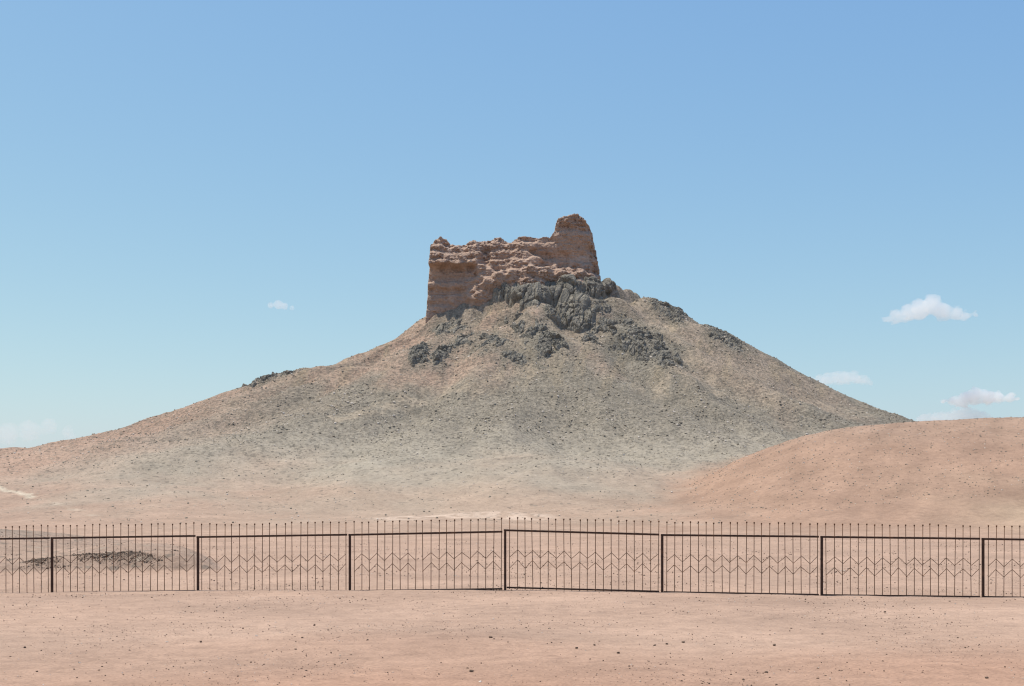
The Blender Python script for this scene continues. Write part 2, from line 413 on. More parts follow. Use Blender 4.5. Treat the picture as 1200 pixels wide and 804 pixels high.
# geology colours (world space)
def soil_fields(x, y, z, g, m, h, d):
    def blob(cx, cy, rx, ry, wob=.35, s=0, sc=6.):
        q = np.hypot((x - cx) / rx, (y - cy) / ry) + wob * fbm2(x / sc, y / sc, 3, 70 + s)
        return 1 - sstep(.65, 1.25, q)
    def trail(pts, w):
        d = np.full(x.shape, 1e9)
        xw = x + .25 * fbm2(x / 1.1, y / 1.1, 2, 83)
        for (ax, ay), (bx, by) in zip(pts[:-1], pts[1:]):
            ex, ey = bx - ax, by - ay; t = np.clip(((xw - ax) * ex + (y - ay) * ey) / (ex * ex + ey * ey), 0, 1)
            d = np.minimum(d, np.hypot(xw - ax - t * ex, (y - ay - t * ey)))
        return sstep(w, w * .4, d)
    big = fbm2(x / 9, y / 9, 3, 66)
    flat = np.array([.412, .274, .201]); flat_pink = np.array([.392, .230, .157])
    tan = np.array([.425, .306, .227]); pink = np.array([.415, .276, .204]); greygr = np.array([.335, .287, .226])
    orange = np.array([.345, .219, .155]); ochre = np.array([.37, .285, .19])
    f = lambda w: w[..., None]
    col = flat + (flat_pink - flat) * f(np.clip(.35 + .6 * big + .20 * (14.0 - y), 0, 1) * sstep(26, 13, y))
    stony = np.full(x.shape, .13)
    hz = np.maximum(h, g)
    hm = sstep(-2.4, 2.0, h - g)
    # hill: pink skirt on the left, grey-green scree in the middle and right
    hc = tan + (pink - tan) * f(np.maximum(sstep(-10, -34, x + 5 * big), .55 * sstep(128, 133, y) * sstep(0, -8, x)))
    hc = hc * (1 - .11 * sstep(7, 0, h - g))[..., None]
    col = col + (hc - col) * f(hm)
    gz = sstep(-.2, 6.0, h - g + 1.6 * big) * sstep(-46, -17, x - (y - 105) * .30 + 4 * big)
    crest = sstep(-16, -5, y - YH + 2 * big) * sstep(-5, -11, x)
    gz = gz * (1 - .85 * crest)
    upl = blob(-6.0, 128, 14, 9.0, .4, 1)            # tan earth spilled below the ruin
    gz = gz * (1 - .95 * upl)
    tr = np.maximum(blob(25, 127, 9, 8, .5, 2), blob(14, 131, 7, 5, .5, 4)) * .55
    gz = gz * (1 - tr)
    col = col + (pink * 1.06 - col) * f(upl * hm * .45)
    gg = greygr * (1 - .13 * sstep(5, 10, h) * sstep(21, 15, h))[..., None]
    col = col + (gg - col) * f(gz * .95)
    streak = np.clip(fbm2(x / 1.5 - y / 6, y / 9 + x / 8, 3, 75) - .12, 0, .5) * 2 * hm * sstep(8, 16, h)
    col = col + (ochre - col) * f(np.clip(streak * .6, 0, .6))
    rk = rockiness(x, y)
    col = col + (np.array([.25, .222, .175]) - col) * f(rk * .65)
    stony = stony + hm * (.08 + .86 * sstep(2, 11, h))
    # grey veil over the left foot
    # orange sand hill on the right
    dm = sstep(-2.2, .9, d - np.maximum(h, g) + .5 * fbm2(x / 3, y / 3, 3, 86))
    dc = orange + (np.array([.40, .292, .20]) - orange) * f(sstep(3.6, .8, d + 1.1 * big) * sstep(19, 32, x))
    dc = dc + (np.array([.335, .222, .160]) - dc) * f(sstep(4.6, 6.8, d + .7 * big) * .75)
    dc = dc * (1 + .10 * fbm2(x / 2.2 - y / 5, y / 6, 3, 88))[..., None]
    col = col + (dc - col) * f(dm)
    stony = np.maximum(stony, rk)
    stony = stony * (1 - dm) + dm * .12
    # pale bare strip at the foot of the hill
    strip = trail(STRIP, 2.3) * sstep(-.35, .1, fbm2(x / .9, y / 2, 3, 81) + .1)
    col = col + (np.array([.53, .395, .305]) - col) * f(strip * .9)
    # pale wheel rut on the left slope
    rut = trail(RUT_A, .42); rut2 = trail(RUT_B, .42) * sstep(-.1, .3, perlin2(x / .8, y / 1.6, 84))
    col = col + (np.array([.56, .47, .36]) - col) * f(np.clip(rut * .75 + rut2 * .35, 0, 1))
    run = np.maximum.reduce([trail(RUN_A, 1.6), trail(RUN_B, 1.8) * .8, trail(RUN_C, .9), trail(RUN_D, 1.9) * .8]) * sstep(-.45, .25, fbm2(x / 1.3, y / 1.3, 3, 87))
    col = col + (np.array([.42, .325, .235]) - col) * f(run * .62); stony = stony * (1 - .35 * run)
    # dark rubble bank and grey gravel behind the fence on the left
    mm = sstep(-.06, .06, m - g)
    face = mm * sstep(52, 44, y)
    col = col + (np.array([.27, .205, .16]) - col) * f(mm * .34)
    yc = 31.0 + .9 * perlin2(x / 4, x * 0, 51)
    rim = sstep(-.1, .35, fbm2(x / 1.4, y / .8, 3, 130) + .05 + .25 * sstep(-11, -12, x)) * np.exp(-((y - yc + .15) / .5) ** 2) * sstep(-8.0, -9.1, x)
    col = col + (np.array([.17, .128, .10]) - col) * f(rim * .45)
    gl = sstep(-12.0, -15.5, x + .22 * (y - 34) + .8 * big + 2.5 * sstep(44, 34, y)) * sstep(33, 38, y) * sstep(56, 47, y)
    gl = gl * sstep(-9.0, -12.0, x)
    col = col + (np.array([.29, .228, .18]) - col) * f(gl * .65)
    stony = np.maximum(stony, gl * .5); stony = np.maximum(stony, mm * .35)
    # faint tyre-swept bands in the foreground
    band = fbm2(x / 11, y / 1.6, 3, 90) * sstep(24, 20, y)
    col = col * (1 + .05 * band)[..., None]
    col = col * (1 + .065 * fbm2(x / 3.3, y / 3.3, 3, 92) * (1 - .4 * hm))[..., None]
    return np.clip(col, .02, .8), np.clip(stony, 0, 1)

COL, STN = soil_fields(X, Y, Z, ZG, ZM, ZHL, ZDN)
COL = COL.reshape(-1, 3); STN = STN.ravel()
NV = vnormals(V, FQ)
base = np.maximum(np.maximum(ZG, ZM), 0 * ZG - 9)
cls = np.zeros(X.shape, int)
cls[ZHL > base + .15] = 1
cls[(ZDN > np.maximum(ZHL, base)) & (ZDN > ZG + .1)] = 2
cls[(ZM > ZG + .03) & (cls == 0)] = 3
fc = cls.ravel()[FQ[:, 0]]

def soil_mesh(name, k):
    used, f = sub_mesh(V, FQ, fc == k)
    o = mesh_from(name, V[used], f, soil)
    me = o.data
    ca = me.attributes.new('soil_colour', 'FLOAT_COLOR', 'POINT')
    ca.data.foreach_set('color', np.concatenate([COL[used], np.ones((len(used), 1))], 1).astype(np.float32).ravel())
    sa = me.attributes.new('stoniness', 'FLOAT', 'POINT'); sa.data.foreach_set('value', STN[used].astype(np.float32))
    me.normals_split_custom_set_from_vertices(NV[used].astype(np.float32).tolist())
    o['kind'] = 'structure'
    return o
soil_mesh('ground', 0); soil_mesh('hill', 1); soil_mesh('sand_hill', 2); soil_mesh('earth_mound', 3)

# ------------------------------------------------------------------ surface nets (for the ruin and the clouds)
def surface_nets(D, org, h):
    """D: signed distances on a regular grid (inside < 0). Returns vertices and quads."""
    s = D < 0
    c0 = s[:-1, :-1, :-1]; any_ = np.zeros(c0.shape, bool); all_ = np.ones(c0.shape, bool)
    for a in (0, 1):
        for b in (0, 1):
            for c in (0, 1):
                q = s[a:a + c0.shape[0], b:b + c0.shape[1], c:c + c0.shape[2]]
                any_ |= q; all_ &= q
    act = any_ & ~all_
    idx = np.full(c0.shape, -1); I = np.argwhere(act); idx[act] = np.arange(len(I))
    acc = np.zeros((len(I), 3)); cnt = np.zeros(len(I))
    corners = [(a, b, c) for a in (0, 1) for b in (0, 1) for c in (0, 1)]
    val = {k: D[I[:, 0] + k[0], I[:, 1] + k[1], I[:, 2] + k[2]] for k in corners}
    for k in corners:
        for ax in range(3):
            if k[ax]: continue
            k2 = list(k); k2[ax] = 1; k2 = tuple(k2)
            a, b = val[k], val[k2]; cr = (a < 0) != (b < 0)
            t = np.where(cr, a / np.where(cr, a - b, 1), 0)
            p = np.tile(np.array(k, float), (len(I), 1)); p[:, ax] += t
            acc[cr] += p[cr]; cnt += cr
    Vt = (I + acc / cnt[:, None]) * h + org
    quads = []
    for ax in range(3):
        o1, o2 = (ax + 1) % 3, (ax + 2) % 3
        sl0 = [slice(None)] * 3; sl1 = [slice(None)] * 3
        sl0[ax] = slice(0, -1); sl1[ax] = slice(1, None)
        ch = np.argwhere(s[tuple(sl0)] != s[tuple(sl1)])
        ch = ch[(ch[:, o1] > 0) & (ch[:, o2] > 0) & (ch[:, o1] < c0.shape[o1]) & (ch[:, o2] < c0.shape[o2])]
        def cell(d1, d2):
            q = ch.copy(); q[:, o1] += d1; q[:, o2] += d2; return idx[q[:, 0], q[:, 1], q[:, 2]]
        q = np.stack([cell(-1, -1), cell(0, -1), cell(0, 0), cell(-1, 0)], 1)
        flip = ~s[ch[:, 0], ch[:, 1], ch[:, 2]]
        q[flip] = q[flip][:, ::-1]
        quads.append(q)
    return Vt, np.concatenate(quads)

# ------------------------------------------------------------------ the ruined mud tower
YF = 134.6                                    # front wall stands here
k = YF / F
def tx(px): return (px - CX) * k
def tz(py): return ZC + (HY - py) * k
TOP_px = [(490, 300), (500, 291), (504, 283), (508, 277), (514, 274), (522, 275), (526, 281), (533, 283), (541, 281), (548, 279), (556, 276), (566, 273), (577, 271.5), (588, 272), (598, 275),
          (608, 273), (620, 270.5), (628, 272), (636, 274), (645, 273), (650, 268), (651.5, 261), (654, 255), (662, 251), (671, 249), (678, 250), (684, 254), (689, 259), (693, 265), (696, 272), (699, 284), (702, 300), (704, 312), (712, 330)]
_tx = np.array([tx(a) for a, b in TOP_px]); _tz = np.array([tz(b) for a, b in TOP_px])
# how far the front surface lies behind the wall plane (metres), at places on the wall
FR = [(500, 277, 2.1), (512, 276, 2.1), (525, 282, 2.3), (545, 281, 2.6), (570, 274, 3.2), (595, 276, 3.0), (620, 273, 2.6), (640, 276, 2.4), (655, 260, 2.0), (672, 252, 1.7), (685, 258, 1.7),
      (503, 289, 1.1), (518, 289, 1.25), (535, 290, 1.5), (552, 288, 1.6), (503, 300, .55), (518, 300, .6), (535, 300, .7), (552, 299, .9), (503, 307.5, .0), (518, 307.5, .0), (535, 307.5, .1), (552, 307, .2),
      (503, 311.5, 1.7), (518, 311.5, 1.7), (535, 311.5, 1.65), (551, 311.5, 1.4), (503, 322, 1.5), (518, 322, 1.45), (535, 322, 1.35), (551, 322, .9), (503, 334, .95), (518, 334, .9), (535, 334, .8), (550, 333, .6),
      (503, 338.5, 1.4), (518, 338.5, 1.35), (535, 338.5, 1.2), (503, 349, 1.05), (518, 349, 1.0), (535, 349, .8), (503, 354, 1.25), (518, 354, 1.15), (503, 368, 1.1), (518, 362, 1.0),
      (569, 288, 2.7), (569, 297, 2.5), (570, 305, 2.0), (559, 297, .9), (580, 285, 2.2), (580, 297, 1.6), (600, 285, 2.1), (592, 297, 1.6), (610, 296, 1.1), (610, 287, 1.5),
      (562, 313, .3), (562, 329, .1), (556, 343, .0), (576, 306, 1.3), (592, 306, 1.1), (580, 313, 1.3), (590, 313.5, 1.0), (600, 309, .7), (574, 318, .2), (590, 319, -.2), (612, 308, .3),
      (622, 286, 1.4), (636, 286, 2.0), (618, 296, .9), (626, 291, 2.0), (640, 297, 2.4), (660, 297, 2.3), (678, 297, 2.0), (690, 297, 2.0), (645, 286, 2.0), (660, 286, 1.9), (678, 286, 1.8), (660, 274, 1.8), (675, 274, 1.6), (688, 275, 1.6),
      (628, 305, .3), (642, 307, 2.0), (660, 309, 2.2), (675, 310, 1.7), (690, 312, 1.3), (645, 313, .3), (662, 315, .3), (676, 316, .2),
      (568, 331, -.8), (585, 323, -.9), (600, 322, -1.1), (620, 319, -1.4), (640, 319, -1.3), (660, 321, -1.1), (676, 321, -.6), (690, 324, .5),
      (560, 345, -.7), (620, 335, -1.6), (680, 335, -1.0), (697, 262, 2.4), (699, 275, 2.6), (700, 290, 2.7), (702, 312, 2.7), (704, 330, 2.4)]
FRx = np.array([tx(a) for a, b, c_ in FR]); FRz = np.array([tz(b) for a, b, c_ in FR]); FRf = np.array([c_ for a, b, c_ in FR])

h_ = .085
gx = np.arange(-10.6, 10.8, h_); gy = np.arange(YF - 2.6, YF + 11.6, h_); gz_ = np.arange(tz(380), tz(244), h_)
wx, wz = np.meshgrid(gx, gz_, indexing='ij')
# front relief as a 2D map over the wall
wt = np.zeros(wx.shape); ac = np.zeros(wx.shape)
wxx = wx + .25 * fbm2(wx / 1.1, wz / 1.1, 2, 101); wzz = wz + .11 * fbm2(wx / 1.3, wz / 1.0, 2, 102)
for a, b, c_ in zip(FRx, FRz, FRf):
    q = 1 / (((wxx - a) ** 2 + ((wzz - b) * 1.35) ** 2) + .03) ** 2.4
    wt += q; ac += q * c_
front = ac / wt
course = (wz + .05 * fbm2(wx / 3, wz / 3, 2, 103)) / .62
fr_ = course - np.floor(course)
lay = (RND[(np.floor(course).astype(int)) & 511][..., 0] - .5)
front = front + .08 * lay + .03 * sstep(.75, 1.0, fr_) - .05
calm = np.maximum(sstep(.5, -.5, wx - tx(556)) * sstep(.15, -.1, wz - tz(310)), sstep(-.5, .4, wx - tx(616)) * sstep(.4, -.3, wx - tx(692)) * sstep(-.2, .3, wz - tz(309)) * sstep(.6, -.2, wz - tz(266)))
calm = np.maximum(calm, .6 * sstep(-.5, .5, wx - tx(560)) * sstep(.5, -.5, wx - tx(606)) * sstep(.4, -.2, wz - tz(306)))
soft_ = (1 - .8 * calm) * sstep(-.2, .35, fbm2(wx / 2.5, wz / 2.0, 2, 108))
fv, fe = facets(wx / .62, wz / .55, 5, .9); front = front - .25 * (fv - .5) * ((.40 + .60 * soft_) * (1 - .6 * calm)) * sstep(.0, .10, fe)
fv, fe = facets(wx / .36, wz / .24, 6, .8); front = front - .15 * (fv - .5) * (1 - .5 * calm)
fv, fe = facets(wx / .19, wz / .15, 9, .8); front = front - .17 * (fv - .5) * (1 - .6 * calm)
front = front + .10 * (1 - .5 * calm) * fbm2(wx / .6, wz / .4, 3, 104)
topn = np.interp(gx, _tx, _tz)
topn = topn + .28 * sstep(tx(648), tx(656), gx)
fv, _ = facets(gx / .55, gx * 0 + .5, 7, .5)
topn = topn + .09 * (fv - .5) + .07 * fbm2(gx / .4, gx * 0, 3, 105)
GX, GY, GZ = np.meshgrid(gx, gy, gz_, indexing='ij')
back = (GY - YF)
rim = topn[:, None, None] - .25 * np.clip(back - 2.6, 0, 4) * 1.0 + .16 * perlin2(GX[:, :, :1] / 1.3, GY[:, :, :1] / 1.3, 106)
bat = (GZ - tz(372)) * .05
dl = -9.25 * 1.0 + 0 * GX
d_front = front[:, None, :] - back
d_left = (-9.12 + bat * 1.1) - GX
d_right = GX - (9.5 - .03 * (GZ - tz(325)))
d_back = back - (10.2 - bat)
d_top = (GZ - rim) * .8
D = np.maximum.reduce([d_front * .75, d_left, d_right, d_back, d_top])
# hollow the middle so that the ruin is a shell with broken walls
inner = np.maximum.reduce([6.0 - back + .5 * perlin2(GX / 2, GZ / 2, 107), np.abs(GX) - 6.3, back - 8.2, tz(318) - GZ])
D = np.maximum(D, -inner)
band = np.abs(D) < .9
cb = np.broadcast_to(calm[:, None, :], GX.shape)[band]
n = (1 - .6 * cb) * fbm3(GX[band] / .9, GY[band] / .9, GZ[band] / .7, 3, 110) * .10
course = (GZ[band] + .05 * fbm2(GX[band] / 3, GZ[band] / 3, 2, 103)) / .62
n = n + .06 * (RND[np.floor(course).astype(int) & 511][:, 1] - .5)
D[band] += n
TV, TF = surface_nets(D, np.array([gx[0], gy[0], gz_[0]]), h_)
del GX, GY, GZ, D, band, rim, inner
TN = vnormals(TV, TF)
ruin = bpy.data.objects.new('ruined_tower', None); C.objects.link(ruin)
RB = np.array([0, YF + 5, tz(350)]); ruin.location = RB
tag(ruin, 'crumbling brown mud-brick beacon tower standing on the hilltop', 'ruin')
cen = TV[TF].mean(1)
px_w = cen[:, 0] / k + CX; pz = HY - (cen[:, 2] - ZC) / k
stump = (cen[:, 0] > tx(646)) & (cen[:, 2] > tz(314) + .3 * perlin2(cen[:, 0] / .8, cen[:, 1] / .8, 111))
slope = ~stump & (cen[:, 1] < YF + 2.4) & (cen[:, 2] < np.interp(cen[:, 0], [tx(554), tx(560), tx(575), tx(590), tx(625), tx(645), tx(690), tx(698)], [tz(340), tz(312), tz(300), tz(302), tz(306), tz(312), tz(314), tz(330)])
                                     + .35 * perlin2(cen[:, 0] / .7, cen[:, 1] / .7, 112)) & (cen[:, 0] > tx(554))
for nm, kk, lb in (('wall', ~stump & ~slope, None), ('corner_stump', stump, 'tall broken corner with a shaded recess'), ('rubble_slope', slope, 'lumpy apron of fallen mud brick')):
    used, f = sub_mesh(TV, TF, kk)
    o = mesh_from(nm, TV[used] - RB, f, earth, ruin, smooth=False)
    if lb: o['label'] = lb

# ------------------------------------------------------------------ outcrops of dark rock in the hillside
def outcrop(pts_px, label, rise, block, seed, step=.07, soft=1.3, patchy=.0, group='dark rock outcrops on the hill', name='rock_outcrop', mat=None):
    rise = rise * (.62 if seed <= 5 else .46)
    W = [at(a, b)[:2] for a, b in pts_px]
    W = np.array(W); m = .9
    x = np.arange(W[:, 0].min() - m, W[:, 0].max() + m, step); y = np.arange(W[:, 1].min() - m, W[:, 1].max() + m, step)
    XX, YY = np.meshgrid(x, y)
    big_ = seed <= 5
    sd = poly_sd(XX, YY, W) + (.25 if big_ else .45) * fbm2(XX / 1.2, YY / 1.2, 3, seed + 200)
    sd = sd + (.5 if big_ else .7)
    e = sstep(-.15, .75 if big_ else soft, sd)
    if patchy: e = e * sstep(-.25, .15, fbm2(XX / 1.7, YY / 1.7, 2, seed + 210) + .25 - patchy)
    wxp = XX + .3 * fbm2(XX / 1.5, YY / 1.5, 2, seed + 201); wyp = YY + .3 * fbm2(XX / 1.5, YY / 1.5, 2, seed + 202)
    b1, c1 = facets(wxp / block, wyp / (block * 1.15), seed + 1, 1.1)
    b2, c2 = facets(wxp / (block * .42), wyp / (block * .5), seed + 2, 1.0)
    b3, c3 = facets(wxp / (block * .2), wyp / (block * .22), seed + 3, 1.0)
    hgt = rise * (.35 + .65 * b1) + rise * (.30 if big_ else .50) * (b2 - .5) + rise * (.13 if big_ else .22) * (b3 - .5)
    hgt = hgt - rise * .35 * (1 - sstep(0, .16, c1)) - rise * .16 * (1 - sstep(0, .2, c2))
    if big_: hgt = hgt + .20
    off = -.22 + e * (hgt + .22) - (1 - e) * .15
    Zt = terrain(XX, YY)
    gy_, gx_ = np.gradient(h_hill(XX, YY), step, step)
    nrm = np.stack([-gx_ * .8, -gy_ * .8 - .35, np.ones_like(gx_)], -1); nrm /= np.linalg.norm(nrm, axis=-1)[..., None]
    PP = np.stack([XX, YY, Zt], -1) + nrm * off[..., None]
    ny_, nx_ = XX.shape
    i0 = (np.arange(ny_ - 1)[:, None] * nx_ + np.arange(nx_ - 1)[None]).ravel()
    fq = np.stack([i0, i0 + 1, i0 + 1 + nx_, i0 + nx_], 1)
    keep = (off.ravel()[fq] > -.30).any(1)
    used, f = sub_mesh(PP.reshape(-1, 3), fq, keep)
    VV = PP.reshape(-1, 3)[used]; c0 = VV.mean(0)
    o = mesh_from(name, VV - c0, f, mat or rock, smooth=False); o.location = c0
    return tag(o, label, 'rock outcrop', group)

for pts, lb, rise, block, seed, pat in OUT:
    outcrop(pts, lb, rise, block, seed, patchy=pat)

# ------------------------------------------------------------------ loose stones
import bmesh
def stone_shape(seed, sub=1):
    bm = bmesh.new(); bmesh.ops.create_icosphere(bm, subdivisions=sub, radius=1)
    r = np.random.default_rng(seed); co = np.array([v.co for v in bm.verts])
    cut = r.normal(size=(5, 3)); cut /= np.linalg.norm(cut, axis=1)[:, None]
    for c_, dd in zip(cut, r.uniform(.45, .8, 5)):
        t = co @ c_; over = np.clip(t - dd, 0, None); co = co - over[:, None] * c_ * .9
    co = co + r.normal(size=co.shape) * .05
    f = np.array([[v.index for v in p.verts] for p in bm.faces]); bm.free()
    return co, f
SH1 = [stone_shape(i, 1) for i in range(8)]; SH0 = [stone_shape(40 + i, 1) for i in range(6)]

def scatter(name, xy, size, mat, label, cat, sink=.3, flat=.65):
    n = len(xy); zz = terrain(xy[:, 0], xy[:, 1])
    Vs, Fs, o0 = [], [], 0
    pick = rng.integers(0, len(SH0), n)
    for j, (co, f) in enumerate(SH0):
        q = np.where(pick == j)[0]
        if not len(q): continue
        a = rng.uniform(0, 6.283, len(q)); ca, sa = np.cos(a), np.sin(a)
        sc = size[q][:, None] * np.stack([rng.uniform(.8, 1.3, len(q)), rng.uniform(.6, 1.0, len(q)), rng.uniform(flat * .7, flat * 1.3, len(q))], 1)
        p = co[None] * sc[:, None]
        x = p[..., 0] * ca[:, None] - p[..., 1] * sa[:, None]; y = p[..., 0] * sa[:, None] + p[..., 1] * ca[:, None]
        z = p[..., 2] + (sc[:, 2] * (1 - 2 * sink))[:, None] * .9
        vv = np.stack([x + xy[q, 0][:, None], y + xy[q, 1][:, None], z + zz[q][:, None]], -1)
        Vs.append(vv.reshape(-1, 3)); Fs.append((f[None] + (np.arange(len(q)) * len(co))[:, None, None]).reshape(-1, 3) + o0); o0 += len(q) * len(co)
    o = mesh_from(name, np.concatenate(Vs), np.concatenate(Fs), mat, smooth=False)
    return tag(o, label, cat, kind='stuff')

# scree on the hill
n = 300000
x = rng.uniform(-60, 60, n); y = rng.uniform(70, 146, n)
Zt, g_, m_, hl, dn = terrain_parts(x, y)
gx_, sy_ = soil_fields(x, y, Zt, g_, m_, hl, dn)
lum = gx_.sum(1)
dens = sstep(2, 9, hl - g_) * (.15 + .85 * sstep(.95, .60, lum)) * (.3 + .7 * sstep(-.3, .5, fbm2(x / 4, y / 4, 3, 120)))
dens = np.maximum(dens, .8 * rockiness(x, y)); dens[dn > hl] = .10; size_cap = np.where(dn > hl, .055, 1.0); dens = np.maximum(dens, .015)
inside = (np.abs(x) < 9.5) & (y > YF - .5) & (y < YF + 10)
kp = (rng.uniform(0, 1, n) < dens) & ~inside
x, y = x[kp], y[kp]; size_cap = size_cap[kp]; n = len(x)
size = .034 * (1 + rng.pareto(2.7, n)); size = np.clip(size, .034, .15)
size = np.minimum(np.minimum(size, size_cap), .09 + .15 * sstep(4, 12, h_hill(x, y)))
half = rng.uniform(0, 1, n) < .80
scatter('scree', np.stack([x, y], 1)[half], size[half], scree_stone, 'grey stones strewn over the hillside', 'scree')
scatter('pale_scree', np.stack([x, y], 1)[~half], size[~half], pale_stone, 'pale stones scattered among the darker scree of the hill', 'scree')

# dark rubble along the bank behind the fence
n = 42000
x = rng.uniform(-16, -6, n); yc = 31.0 + .9 * perlin2(x / 4, x * 0, 51)
y = yc - np.abs(rng.normal(0, .5, n)) + .3
d1 = sstep(-.1, .35, fbm2(x / 1.4, y / .8, 3, 130) + .05 + .25 * sstep(-11, -12, x)) * sstep(.0, .12, h_mound(x, y) - h_ground(x, y)) * sstep(-8.0, -9.1, x)
kp = rng.uniform(0, 1, n) < d1 * .75
x, y = x[kp], y[kp]
scatter('rubble', np.stack([x, y], 1), np.clip(.0065 * (1 + rng.pareto(2.6, len(x))), .006, .036), rubble_stone, 'dark rubble crumbling from the low bank behind the fence', 'rubble', sink=.2)

# gravel of the flat ground
n = 52000
y = 9.0 + 46 * rng.uniform(0, 1, n) ** 1.7; x = (rng.uniform(-1, 1, n)) * y * .46
kp = rng.uniform(0, 1, n) < .18 + .8 * sstep(-.2, .5, fbm2(x / 2.5, y / 2.5, 3, 140))
x, y = x[kp], y[kp]
xf = rng.uniform(-12, 12, 1500); kf = rng.uniform(0, 1, 1500) < sstep(-.1, .5, perlin2(xf / 1.1, xf * 0, 141))
xf = xf[kf]; x = np.concatenate([x, xf]); y = np.concatenate([y, np.interp(xf, _fx, _fy) + rng.normal(-.02, .09, len(xf))]); n = len(x)
size = np.clip(.0038 * (1 + rng.pareto(2.6, n)), .0035, .014) * np.clip(y / 18, .8, 1.8)
pl = rng.uniform(0, 1, n) < .22
scatter('gravel', np.stack([x, y], 1)[~pl], size[~pl], dark_stone, 'fine dark gravel sprinkled over the dusty ground', 'gravel')
scatter('pale_gravel', np.stack([x, y], 1)[pl], size[pl] * .9, pale_stone, 'fine whitish gravel sprinkled over the dusty ground', 'gravel')

# single stones lying in the foreground
def single_stones(n, mat, label, group, smin, smax, seed, cat='stone'):
    protos = []
    for j in range(6):
        co, f = stone_shape(seed + j, 1)
        me_o = mesh_from('stone', co, f, mat, smooth=False); protos.append(me_o)
    r = np.random.default_rng(seed); k_ = 0
    while k_ < n:
        yy = 9.9 + 13.2 * r.uniform() ** 1.25; xx = r.uniform(-.405, .405) * yy
        if r.uniform() > .25 + .9 * float(sstep(-.3, .5, fbm2(np.array([xx / 2.2]), np.array([yy / 2.2]), 2, 150))[0]): continue
        s = min(smin * (1 + r.pareto(2.6)), smax)
        zz = float(terrain(np.array([xx]), np.array([yy]))[0])
        p = protos[k_ % 6]
        o = p if k_ < 6 else p.copy()
        if k_ >= 6: C.objects.link(o)
        sz = s * r.uniform(.5, .85)
        o.scale = (s * r.uniform(.9, 1.3), s * r.uniform(.7, 1.1), sz); o.location = (xx, yy, zz + sz * .45)
        o.rotation_euler = (r.uniform(-.25, .25), r.uniform(-.25, .25), r.uniform(0, 6.28))
        tag(o, label, cat, group); k_ += 1
single_stones(165, dark_stone, 'small dark brown stone lying on the dusty ground before the fence', 'dark stones on the dusty ground', .009, .022, 300)
single_stones(50, pale_stone, 'small whitish stone lying on the dusty ground before the fence', 'pale stones on the dusty ground', .008, .017, 400)

# ------------------------------------------------------------------ the iron fence
class MB:
    def __init__(s): s.V = []; s.F = []; s.n = 0
    def bar(s, a, b, w, h=None, side=None):
        """square bar from a to b"""
        a = np.array(a, float); b = np.array(b, float); t = b - a; t /= np.linalg.norm(t)
        up = np.array([0, 0, 1.]) if abs(t[2]) < .8 else np.array([0, 1., 0])
        u = np.cross(t, up); u /= np.linalg.norm(u); v_ = np.cross(u, t); h = h or w; bv = min(w, h) * .18
        ring = [(-w / 2 + bv, -h / 2), (w / 2 - bv, -h / 2), (w / 2, -h / 2 + bv), (w / 2, h / 2 - bv), (w / 2 - bv, h / 2), (-w / 2 + bv, h / 2), (-w / 2, h / 2 - bv), (-w / 2, -h / 2 + bv)]
        s._tube([a, b], [ring, ring], u, v_)
    def _tube(s, cs, rings, u, v_):
        n = len(rings[0]); base = s.n
        for c_, r in zip(cs, rings):
            for p, q in r: s.V.append(c_ + u * p + v_ * q)
        s.n += n * len(cs)
        for i in range(len(cs) - 1):
            for j in range(n):
                j2 = (j + 1) % n
                s.F.append([base + i * n + j, base + i * n + j2, base + (i + 1) * n + j2, base + (i + 1) * n + j])
        s.F.append([base + j for j in range(n)][::-1]); s.F.append([base + (len(cs) - 1) * n + j for j in range(n)])
    def rod(s, a, b, r, n=6):
        a = np.array(a, float); b = np.array(b, float); t = b - a; t /= np.linalg.norm(t)
        up = np.array([0, 0, 1.]) if abs(t[2]) < .8 else np.array([0, 1., 0])
        u = np.cross(t, up); u /= np.linalg.norm(u); v_ = np.cross(u, t)
        ring = [(r * math.cos(6.2832 * i / n), r * math.sin(6.2832 * i / n)) for i in range(n)]
        s._tube([a, b], [ring, ring], u, v_)
    def ball(s, c_, r, n=8):
        c_ = np.array(c_, float); rings = []; cs = []
        for i in range(1, 6):
            t = math.pi * i / 6; cs.append(c_ + np.array([0, 0, -r * 1.25 * math.cos(t)]))
            rings.append([(r * math.sin(t) * math.cos(6.2832 * j / n), r * math.sin(t) * math.sin(6.2832 * j / n)) for j in range(n)])
        s._tube(cs, rings, np.array([1., 0, 0]), np.array([0, 1., 0]))
    def build(s, name, mat, parent, org, smooth=False):
        me = bpy.data.meshes.new(name)
        me.from_pydata([tuple(p - org) for p in s.V], [], s.F); me.update(); me.materials.append(mat)
        o = bpy.data.objects.new(name, me); C.objects.link(o); o.parent = parent
        for p in me.polygons: p.use_smooth = smooth
        return o

